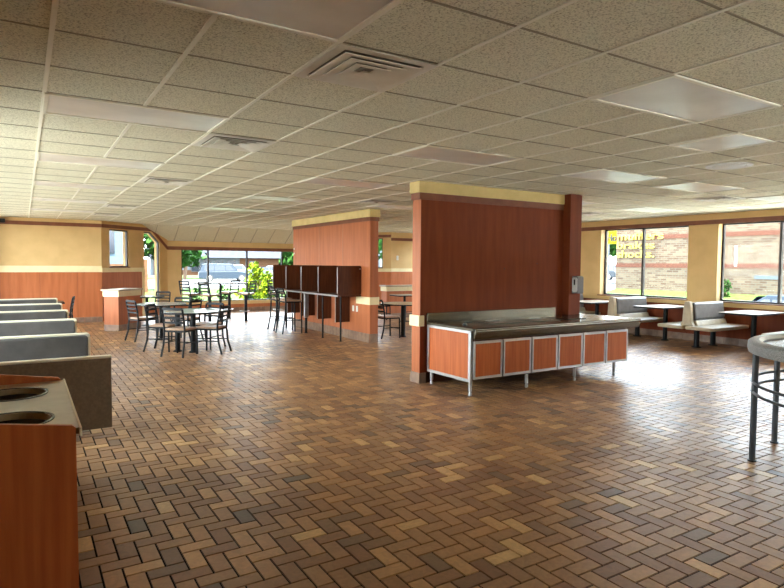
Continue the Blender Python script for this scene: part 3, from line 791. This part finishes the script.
def plate_with_holes(x0, x1, y0, y1, z0, z1, holes, r, n=32):
    # strips: split rectangle along y into cells, one hole each
    b = MB(); cells = []; ys = [y0]
    for i in range(len(holes)-1): ys.append((holes[i][1]+holes[i+1][1])/2)
    ys.append(y1)
    for (hx, hy), a0, a1 in zip(holes, ys[:-1], ys[1:]):
        ring = []; outer = []
        for k in range(n):
            an = 2*math.pi*k/n; c, s = math.cos(an), math.sin(an)
            ring.append((hx+r*c, hy+r*s))
            tt = min(((x1-hx)/c if c > 1e-9 else (x0-hx)/c if c < -1e-9 else 1e9), ((a1-hy)/s if s > 1e-9 else (a0-hy)/s if s < -1e-9 else 1e9))
            outer.append((hx+tt*c, hy+tt*s))
        vs = [(x, y, z) for z in (z1, z0) for x, y in ring+outer]; N2 = 2*n; fs = []
        for k in range(n):
            j = (k+1) % n
            fs.append((k, n+k, n+j, j)); fs.append((N2+k, N2+j, N2+n+j, N2+n+k)); fs.append((k, j, N2+j, N2+k)); fs.append((n+k, N2+n+k, N2+n+j, n+j))
        b.add(vs, fs)
        # square corners
        for cxx, cyy in ((x0,a0),(x1,a0),(x0,a1),(x1,a1)):
            best = sorted(range(n), key=lambda k: (outer[k][0]-cxx)**2+(outer[k][1]-cyy)**2)[:2]
            p, q = outer[best[0]], outer[best[1]]
            tri = [p, q, (cxx, cyy)]
            b.add([(x, y, z1) for x, y in tri] + [(x, y, z0) for x, y in tri], [(0,1,2),(5,4,3)])
    return b
hl = [(-.055-ax, 2.655-ay), (-.06-ax, 3.19-ay)]
plate_with_holes(ux0-ax, ux1+.012-ax, uy0+.02-ay, uy1-.02-ay, .975, 1.0, hl, .135).build('top', M['trashtop'], t)
for hx, hy in hl:
    MB().lathe([(.136,.6),(.136,.999),(.140,1.004),(.148,1.004),(.148,1.0),(.14,.97),(.14,.6)], 40, (hx, hy), closed=True).build('chute_ring', M['dtop'], t, smooth=True)
    MB().lathe([(0,.05),(.17,.05),(.19,.62),(.18,.62),(.165,.06),(0,.06)], 28, (hx, hy)).build('bin', M['blackp'], t, smooth=True)
MB().box(ux1+.012-ax, ux1+.02-ax, uy0-.003-ay, uy1-ay, .972, 1.004).build('edge_trim', M['bedge'], t, bevel=.002)

# ------------------------------------------------------------ right booths
GR = 'booth benches along the right windows'
def right_bench(label, y):
    t = thing('window_booth_bench', label, 'booth bench', (11.5, y, 0), 0, GR)
    prof = [(-.045,.92),(.045,.92),(.075,.80),(.095,.52),(.14,.45),(-.14,.45),(-.095,.52),(-.075,.80)]
    # end frame: inverted T
    MB().prism(prof, YZX, -.56, -.47).build('end_panel', M['booth'], t, bevel=.01)
    MB().box(-.47, .6, -.03, .03, .45, .90).build('back_core', M['booth'], t)
    for s in (-1, 1):
        cp = [(s*.03,.88),(s*.06,.905),(s*.10,.88),(s*.135,.60),(s*.12,.55),(s*.03,.55)]
        MB().prism(cp, YZX, -.46, .55).build('back_cushion', M['vinylr'], t, bevel=.02, segs=3)
        y0, y1 = (.03, .56) if s > 0 else (-.56, -.03)
        MB().prism(rrect(-.68, .68, y0, y1, .05), XYZ, .385, .45).build('seat', M['booth'], t, bevel=.014)
        MB().prism([(s*.03,.451),(s*.17,.451),(s*.13,.55),(s*.03,.55)], YZX, -.46, .58).build('back_skirt', M['booth'], t, bevel=.01)
    for x in (.38, -.2):
        MB().lathe([(0,0),(.09,0),(.09,.012),(.05,.02),(.05,.37),(.12,.384),(0,.384)], 20, (x, 0)).build('pedestal', M['black'], t, smooth=True)
    return t
right_bench('cream booth bench with grey vinyl back under the wide pier between the two windows', 6.70)
right_bench('cream booth bench with grey vinyl back just right of the serving counter end', 8.45)
right_bench('booth bench seat at the right edge, behind the round high table', 4.72)
right_bench('far booth bench under the window, mostly hidden by the brown post', 10.25)
for k, (y, lab) in enumerate(((5.80, 'pale window booth table nearest the camera, right of the pier'), (7.62, 'pale window booth table between the two visible booth benches'),
                 (9.42, 'small pale booth table right of the post, below the left window edge'))):
    t = round_table('window_booth_table', lab, (11.62, y, 0), .4, z=.755, m='wtop', square=(1.2, .68), group='window booth tables', cols=((.12, .05),), cr=.045, base=.16)

# ------------------------------------------------------------ round high table at right
hc = Vector((5.64, 1.737)); L1 = Vector((5.09, 2.51)); rr_ = (L1-hc).length
t = thing('high_round_table', 'round high table with speckled grey rim and grey tube legs at right edge', 'table', (hc.x, hc.y, 0))
ht_ = 1.0
MB().lathe([(rr_-.03,ht_-.095),(rr_+.045,ht_-.095),(rr_+.055,ht_-.06),(rr_+.05,ht_-.015),(rr_+.03,ht_),(rr_-.03,ht_),(rr_-.055,ht_-.02),(rr_-.055,ht_-.06)], 72, closed=True).build('rim', M['speck'], t, smooth=True)
MB().lathe([(0,ht_-.07),(rr_-.05,ht_-.07),(rr_-.05,ht_-.035),(0,ht_-.035)], 72).build('tabletop', M['dtop'], t, smooth=True)
MB().lathe([(rr_-.058,ht_-.022),(rr_-.030,ht_+.002),(rr_-.026,ht_-.002),(rr_-.054,ht_-.028)], 72, closed=True).build('rim_trim', M['alu'], t, smooth=True)
a0 = math.atan2(L1.y-hc.y, L1.x-hc.x)
for k in range(8):
    a = a0 - k*math.pi/4; x, y = rr_*math.cos(a), rr_*math.sin(a)
    l = MB().lathe([(0,.012),(.024,.012),(.024,ht_-.09),(0,ht_-.09)], 16, (x, y)).build('leg', M['greym'], t, smooth=True)
    MB().lathe([(0,0),(.034,0),(.034,.012),(0,.016)], 16, (x, y)).build('foot', M['blackp'], l, smooth=True)
for z in (.655, .575):
    MB().tube([((rr_+.012)*math.cos(R(a)), (rr_+.012)*math.sin(R(a)), z) for a in range(0, 360, 4)], .012, 8, closed=True).build('ring_rail', M['greym'], t, smooth=True)

# small dark fixture high in the left back corner
tag(MB().prism(rrect(-.06, .06, 0, .1, .02), XZY, -.10, 0).build('wall_fixture', M['blackp'], bevel=.01), 'small dark fixture on the brown band at the upper left edge', 'fixture').location = (-.42, YBK-.03, 2.56)

# ------------------------------------------------------------ outside
MB().box(-30, -1.6, -20, 19, -.21, -.17).build('trim_27', M['bounce_pave2'], kind='structure')  # unseen left ground, its grey set for bounce onto the ceiling
MB().box(12.7, 22, -30, 5.2, -.21, -.17).build('trim_28', M['bounce_pave'], kind='structure')  # unseen pale ground added to throw light through the right windows
MB().box(-1.6, 12.7, -30, -2.6, -.21, -.17).build('trim_29', M['bounce_pave'], kind='structure')  # unseen pale ground added behind the rear window as a reflector
g = MB().box(-90, 140, -60, 160, -.6, -.2).build('ground', M['asph'], kind='structure')
lawn = [('lawn', [(2,26),(14,26),(19,34),(10,41),(2,41)], 0), ('lawn', [(8,66),(21,66),(21,80),(8,80)], 0)]
for i, (n, poly, z) in enumerate(lawn):
    MB().prism(poly, XYZ, -.21, -.12).build('trim_%d' % (20+i), M['grass'], kind='structure')
MB().box(12.9, 22.0, 5.2, 28, -.21, -.17).build('trim_26', M['asphalt'], kind='structure')
MB().box(-60, 60, 45, 62, -.205, -.17).build('trim_25', M['road'], kind='structure')
# sloping lawn by the brick building
MB().prism([(22.0,-.21),(24.3,.05),(26.02,.42),(26.02,-.21)], lambda a, b, t: (a, t, b), -6, 19.85).build('trim_22', M['grass'], kind='structure')
# strip of soffit outside the angled walls
for nm, P, Q in (('trim_23', A, B), ('trim_24', A2, B2)):
    d = (Q-P).normalized(); o = Vector((-d.y, d.x)); o = o if o.y > 0 else -o
    def fn(a, b, t, P=P, d=d, o=o): p = P + d*a + o*b; return (p.x, p.y, t)
    MB().prism([(1.45,.21),(3.0,.21),(3.0,1.0),(1.45,1.0)], fn, 2.52, 2.62).build(nm, M['soffit'], kind='structure')
sbox('roof', XL-1.1, XR+.4, YB-.4, YF+.6, C+.16, C+.4, M['roof'])  # left eave widened to keep sun out of the left windows

# brick building
BX = 26
t = thing('brick_building', 'pale brick building with reddish bands and cream lettering, seen through right windows', 'building', (BX+3, 8, 0))
bo = (BX+3, 8)
MB().box(-3, 8, -14-8+8-8, 19.85-8, -.2, 4.7).build('brick_wall', M['brick'], t)
for z in (1.52, 2.90):
    MB().box(-3.02, -2.999, -22, 19.85-8, z, z+.2).build('red_band', M['redbrick'], t)
MB().box(-3.04, -3.0, 13.75-8, 13.83-8, 1.62, 2.48).build('downpipe', M['white'], t)
MB().box(-3.03, -3.0, 12.05-8, 13.0-8, 1.08, 1.24).build('reflection_patch', M['siding'], t)  # white window reflection put on the wall as a pale box
def text(s_, name, loc, height_x, width, m, parent, up=.0):
    cu = bpy.data.curves.new(name, 'FONT'); cu.body = s_; cu.size = 1; cu.extrude = .03; cu.offset = .008
    tmp = bpy.data.objects.new('tmp', cu); COL.objects.link(tmp)
    bpy.context.view_layer.update()
    dg = bpy.context.evaluated_depsgraph_get()
    me = bpy.data.meshes.new_from_object(tmp.evaluated_get(dg)); bpy.data.objects.remove(tmp)
    xs = [v.co.x for v in me.vertices]; w = max(xs)-min(xs); x0 = min(xs)
    me.transform(Matrix.Diagonal((width/w, height_x, 1, 1)) @ Matrix.Translation((-x0, 0, 0)))
    o = bpy.data.objects.new(name, me); COL.objects.link(o); me.materials.clear(); me.materials.append(m)
    o.rotation_euler = (R(90), 0, R(-90)); o.location = loc; o.parent = parent
    return o
for s_, z, wd in (('mufflers', 2.90, 2.55), ('brakes', 2.46, 2.1), ('shocks.', 2.02, 2.1)):
    text(s_, 'lettering', (-3.05, 19.76-8, z), .50, wd, M['letter'], t)
# yellow sign behind the corner of the building
t = thing('yellow_sign', 'yellow outdoor sign reading Ho, beside the corner of the brick building', 'sign', (30, 23.2, 0))
MB().box(0, .15, -.9, .50, 2.90, 3.76).build('sign_panel', M['yellow'], t, bevel=.02)
text('Ho', 'lettering', (-.04, .32, 3.06), .62, .62, M['blackp'], t)
for y in (-.8, .3): MB().lathe([(0,-.2),(.04,-.2),(.04,2.9),(0,2.9)], 12, (.08, y)).build('post', M['greym'], t, smooth=True)

def at(x_img, depth):   # direction helper for far things: angle from camera axis
    ang = R(31.935) + math.atan((x_img-392)/591)
    yy = depth/math.cos(math.atan((x_img-392)/591))
    return yy*math.sin(ang), yy*math.cos(ang)
def leaves(b, c, rad, n, size, rng, squash=1.0, mi=0):
    for _ in range(n):
        while True:
            p = Vector((rng.uniform(-1,1), rng.uniform(-1,1), rng.uniform(-1,1)))
            if .35 < p.length < 1: break
        p = Vector((p.x*rad[0], p.y*rad[1], p.z*rad[2])) + Vector(c)
        a = Vector((rng.gauss(0,1), rng.gauss(0,1), rng.gauss(0,1))).normalized(); q = a.orthogonal().normalized()
        s = size*rng.uniform(.6, 1.3)
        w_ = a.cross(q)*s*.5
        b.add([p-q*s, p+w_, p+q*s, p-w_], [(0,1,2,3)], mi)
def tree(label, x, y, h, rad, seed, m='leaf', name='tree', n=900, trunk=True, cat='tree', size=None, group='trees outside'):
    rng = random.Random(seed)
    t = thing(name, label, cat, (x, y, -.2), 0, group)
    b = MB(); th = h*.35 if trunk else 0
    for k in range(7):
        c = (rng.uniform(-.5,.5)*rad, rng.uniform(-.5,.5)*rad, th + (h-th)*(.15+.7*k/6))
        rr = rad*(.85 if k < 4 else .6)
        leaves(b, c, (rr*.75, rr*.75, (h-th)*.22), n//7, size or rad*.13, rng)
    b.build('foliage', M[m], t)
    if trunk:
        w_ = MB().tube([(0,0,0), (.05*rad,0,h*.3), (0,.05*rad,h*.7)], rad*.07, 10)
        for k in range(5):
            a = k*1.3; w_.tube([(0,0,h*.35), (rad*.5*math.cos(a), rad*.5*math.sin(a), h*.65)], rad*.03, 6)
        w_.build('trunk', M['bark'], t, smooth=True)
    else:
        w_ = MB()
        for k in range(6):
            a = k; w_.tube([(0,0,0), (rad*.4*math.cos(a), rad*.4*math.sin(a), h*.6)], .015, 5)
        w_.build('stem', M['bark'], t)
    return t
tree('bright green tree at the left edge of the front windows', 14.3, 64, 5.2, 2.6, 3, n=1600)
tx, ty = at(268, 101)
tree('green tree behind the street between the pale building and carrel', tx, ty, 8.5, 2.4, 4, n=1400)
tx, ty = at(316, 90)
tree('green tree at the right of the front windows behind parked cars', tx, ty, 8, 3.5, 5, n=1400)
tree('green tree seen through the tall narrow angled window', 8.2, 39, 5, 2.2, 6, n=1400)
tree('green tree beyond the yellow sign', 46, 38, 6.5, 4.2, 8, n=1600)
tree('tree behind the small far window of the right angled wall', 26, 42, 7, 3.5, 9, n=1000)
tx, ty = at(289, 96)
tree('broad leafy shrub mass far behind the street next to the carrel edge', tx, ty, 5.0, 3.6, 71, 'leaf', 'shrub', 2600, False, 'shrub', .5)
sx, sy = at(262, 25)
tree('yellow-green shrub just outside the front window', sx, sy, 1.75, .62, 11, 'leaf2', 'shrub', 900, False, 'shrub', .10, 'shrubs outside')
sx, sy = at(251, 27)
tree('broader yellow-green shrub beside the tall one outside the front window', sx, sy, 1.15, .8, 12, 'leaf2', 'shrub', 700, False, 'shrub', .10, 'shrubs outside')
for k, (x, y, lab) in enumerate(((6.0, 20.7, 'low dark green plant at the front window sill, left of the stools'), (6.85, 20.8, 'low green plant at the window sill below the yellow shrub'),
          (7.7, 20.7, 'low green plant at the window sill next to the carrel'), (5.1, 20.6, 'low green plant outside the sill behind the high table'))):
    tree(lab, x, y, .98, .34, 20+k, 'leaf', 'low_plant', 360, False, 'plant', .06, 'plants under the front window')
tree('small green bush at the foot of the brick wall, second window', 25.4, 14.0, 1.2, .4, 31, 'leaf', 'shrub', 500, False, 'shrub', .08, 'shrubs outside')

for k, (px, dd, hh, rr) in enumerate(((184, 108, 11, 2.6), (212, 112, 12, 2.7), (240, 110, 11, 2.7), (262, 116, 12, 2.6), (297, 108, 11, 3.0), (336, 112, 12, 2.7))):
    tx, ty = at(px, dd)
    tree('tall green tree behind the far building, ' + ('first', 'second', 'third', 'fourth', 'fifth', 'sixth')[k] + ' from the left', tx, ty, hh, rr, 50+k, n=1300)
# vehicles
def car(name, label, cat, loc, rz, paint, L=4.8, H=1.72, W=1.9, suv=True):
    t = thing(name, label, cat, loc, rz, 'vehicles outside')
    a = L/2
    low = [(-a,.38),(-a,.85),(-a+.08,.98),(a-1.35,1.02),(a-.3,.90),(a,.72),(a,.36),(a-.5,.30),(-a+.4,.30)]
    MB().prism(low, XZY, -W/2, W/2).build('body', M[paint], t, bevel=.06, segs=3)
    cab = [(-a+.1,.97),(-a+.35,H-.06),(-a+.6,H),(.35,H),(.6,H-.04),(a-1.3,1.0)] if suv else [(-a+.5,.95),(-a+1.2,H),(.3,H),(a-1.3,.98)]
    MB().prism([(x*.995, z) for x, z in cab], lambda p, q, u: (p, u*(1-.16*max(0, (q-.97)/(H-.97))), q), -W/2+.06, W/2-.06).build('cabin', M[paint], t, bevel=.04)
    zb, zt = 1.06, H-.14
    for s in (-1, 1):
        for x0, x1, x2, x3 in ((-a+.45,-a+1.35,-a+1.35,-a+.55), (-a+1.42,-a+2.35,-a+2.35,-a+1.42), (-a+2.42, a-1.55, .38, -a+2.42)):
            fn = lambda p, q, u, s=s: (p, s*((W/2-.06)*(1-.16*max(0, (q-.97)/(H-.97)))+u), q)
            MB().prism([(x0,zb),(x1,zb),(x2,zt),(x3,zt)], fn, -.01, .012).build('side_window', M['carg'], t)
        for x in (-a+.95, a-.95):
            wl = MB().lathe([(0,-.11),(.2,-.11),(.34,-.10),(.36,-.05),(.36,.05),(.34,.10),(.2,.11),(0,.11)], 24)
            for i in range(len(wl.v)):
                X_, Y_, Z_ = wl.v[i]; wl.v[i] = (X_+x, s*(W/2-.1)+Z_, Y_+.36)
            o = wl.build('wheel', M['tyre'], t, smooth=True)
            hb = MB().lathe([(0,0),(.2,0),(.18,.02),(0,.03)], 16)
            for i in range(len(hb.v)):
                X_, Y_, Z_ = hb.v[i]; hb.v[i] = (X_+x, s*(W/2+.012+Z_), Y_+.36)
            hb.build('hub', M['alu'], o)
        MB().box(a-.22, a+.01, s*(W/2-.35)-.15, s*(W/2-.35)+.15, .72, .84).build('headlight', M['white'], t, bevel=.02)
    MB().prism([(a-1.32,1.03),(a-1.28,1.05),(.66,H-.08),(.60,H-.06)], XZY, -W/2+.16, W/2-.16).build('windshield', M['carg'], t)
    MB().prism([(-a+.06,1.05),(-a+.12,1.05),(-a+.36,H-.12),(-a+.30,H-.12)], XZY, -W/2+.2, W/2-.2).build('rear_window', M['carg'], t)
    return t
x, y = at(225, 56)
car('suv', 'blue-grey suv parked across the street, seen through the front windows', 'car', (x, y, -.2), R(-12), 'carp')
x, y = at(278, 66)
car('sedan', 'pale car parked at the right of the front windows above the shrub', 'car', (x, y, -.2), R(-25), 'carw', 4.6, 1.5, 1.8, False)
x, y = at(240, 72)
car('hatchback', 'silver car parked behind the blue-grey suv', 'car', (x, y, -.2), R(-14), 'carw', 4.2, 1.6, 1.8, False)
x, y = at(610, 62)
car('parked_van', 'silver car beside the brick building corner, below the yellow sign', 'car', (x, y, .1), R(70), 'carw', 4.6, 1.6, 1.9)
x, y = at(792, 19.5)
car('dark_car', 'blue-grey car roof at the bottom right of the second window', 'car', (x, y, -.75), R(75), 'carp', 4.6, 1.42, 1.8, False)

# far pale shop building across the street
bx, by = at(218, 84)
t = thing('far_building', 'low pale building with grey roof across the street behind the suv', 'building', (bx, by, -.2), R(-31.9+17))
MB().box(-9.0, 3.0, 0, 8, 0, 2.55).build('wall', M['siding'], t)
MB().box(3.0, 8.5, -.2, 8, 0, 2.55).build('brick_section', M['tanbrick'], t)
MB().prism([(-1,2.5),(8.8,2.5),(4,4.9)], YZX, -9.6, 9).build('roof', M['roofg'], t)
MB().box(-7.5, 0, -.12, .0, .0, .75).build('brick_skirt', M['tanbrick'], t)
for x0, x1 in ((-3.6,-2.4), (-1.9,-.9), (-.4,.7), (1.2,2.4), (4.3,5.2)):
    w_ = MB().box(x0, x1, -.26, -.02 if x0 < 3 else -.2, .5, 2.1).build('window', M['winframe'], t)
    MB().box(x0+.08, x1-.08, -.28, -.262, .58, 2.02).build('pane', M['carg'], w_)
MB().box(-8.6, -7.9, -.1, .0, 0, 2.0).build('door', M['winframe'], t)

# white-walled neighbour seen through the small angled window
t = thing('neighbour_building', 'whitish building seen through the small square window at left', 'building', (1.6, 36, -.2))
MB().box(-8, 3.6, 0, 8, 1.7, 5.5).build('wall', M['bluesiding'], t)
MB().box(-8, 3.6, -.03, 8, 0, 1.7).build('brick_base', M['tanbrick'], t)
MB().box(1.9, 2.7, -.06, 0, 2.3, 3.9).build('window', M['carg'], t)
MB().box(3.6, 4.4, -.1, 8, 0, 2.0).build('brick_section', M['tanbrick'], t)
MB().box(.5, 1.5, -.06, 0, 2.2, 3.8).build('window', M['carg'], t)
t = thing('right_neighbour_building', 'pale building seen through the small window beyond the gap', 'building', (40, 66, -.2))
MB().box(-7, 7, 0, 8, 0, 4.5).build('wall', M['siding'], t)
MB().prism([(-.5,4.5),(8.5,4.5),(4,6.5)], YZX, -7.5, 7.5).build('roof', M['roofg'], t)
for x0 in (-5, -2, 1, 4): MB().box(x0, x0+1.2, -.06, 0, 1.2, 3).build('window', M['carg'], t)

# ------------------------------------------------------------ light
w = bpy.data.worlds.new('World'); S.world = w; w.use_nodes = True
nt = w.node_tree; bg = nt.nodes['Background']
tc = N(nt, 'ShaderNodeTexCoord'); sp = N(nt, 'ShaderNodeSeparateXYZ'); nt.links.new(tc.outputs['Generated'], sp.inputs[0])
cr = N(nt, 'ShaderNodeValToRGB'); e = cr.color_ramp.elements
e[0].position = 0; e[0].color = (.92,.96,1,1); e[1].position = 1; e[1].color = (.50,.68,1,1)
nt.links.new(sp.outputs['Z'], cr.inputs['Fac']); nt.links.new(cr.outputs['Color'], bg.inputs['Color'])
bg.inputs['Strength'].default_value = 7.5
sun = bpy.data.lights.new('sun', 'SUN'); sun.energy = 30; sun.angle = R(2); sun.color = (1,.95,.86)
so = bpy.data.objects.new('sun', sun); COL.objects.link(so)
so.rotation_euler = Vector((.05, .35, -1.0)).to_track_quat('-Z', 'Y').to_euler()
for P0, P1, z0, z1, o, dep in glass_rects:
    L = (P1-P0).length
    al = bpy.data.lights.new('window_portal', 'AREA'); al.shape = 'RECTANGLE'; al.size = L; al.size_y = z1-z0
    al.cycles.is_portal = True
    ao = bpy.data.objects.new('window_portal', al); COL.objects.link(ao)
    c = (P0+P1)/2 + o*(dep+.06); ao.location = (c.x, c.y, (z0+z1)/2)
    ao.rotation_euler = Vector((-o.x, -o.y, 0)).to_track_quat('-Z', 'Z').to_euler()

# ------------------------------------------------------------ camera
cam = bpy.data.cameras.new('camera'); co = bpy.data.objects.new('camera', cam); COL.objects.link(co)
cam.sensor_width = 36; cam.lens = 591.1/784*36; cam.clip_end = 400; cam.clip_start = .05
p, yw, rl_ = -0.0508899838, 0.557356592, 0.00698332836
fwd = Vector((math.sin(yw)*math.cos(p), math.cos(yw)*math.cos(p), math.sin(p)))
rt = Vector((math.cos(yw), -math.sin(yw), 0)); up = rt.cross(fwd)
r2 = rt*math.cos(rl_) + up*math.sin(rl_); u2 = -rt*math.sin(rl_) + up*math.cos(rl_)
co.matrix_world = Matrix(((r2.x, u2.x, -fwd.x, 0), (r2.y, u2.y, -fwd.y, 0), (r2.z, u2.z, -fwd.z, CAM_H), (0, 0, 0, 1)))
S.camera = co
S.view_settings.view_transform = 'Standard'; S.view_settings.look = 'None'; S.view_settings.gamma = 1
S.view_settings.use_curve_mapping = False
S.view_settings.exposure = 1.62
S.cycles.max_bounces = 9; S.cycles.diffuse_bounces = 6; S.cycles.glossy_bounces = 4; S.cycles.transparent_max_bounces = 12
S.cycles.sample_clamp_indirect = 20; S.cycles.caustics_reflective = False; S.cycles.caustics_refractive = False
S.cycles.use_denoising = True
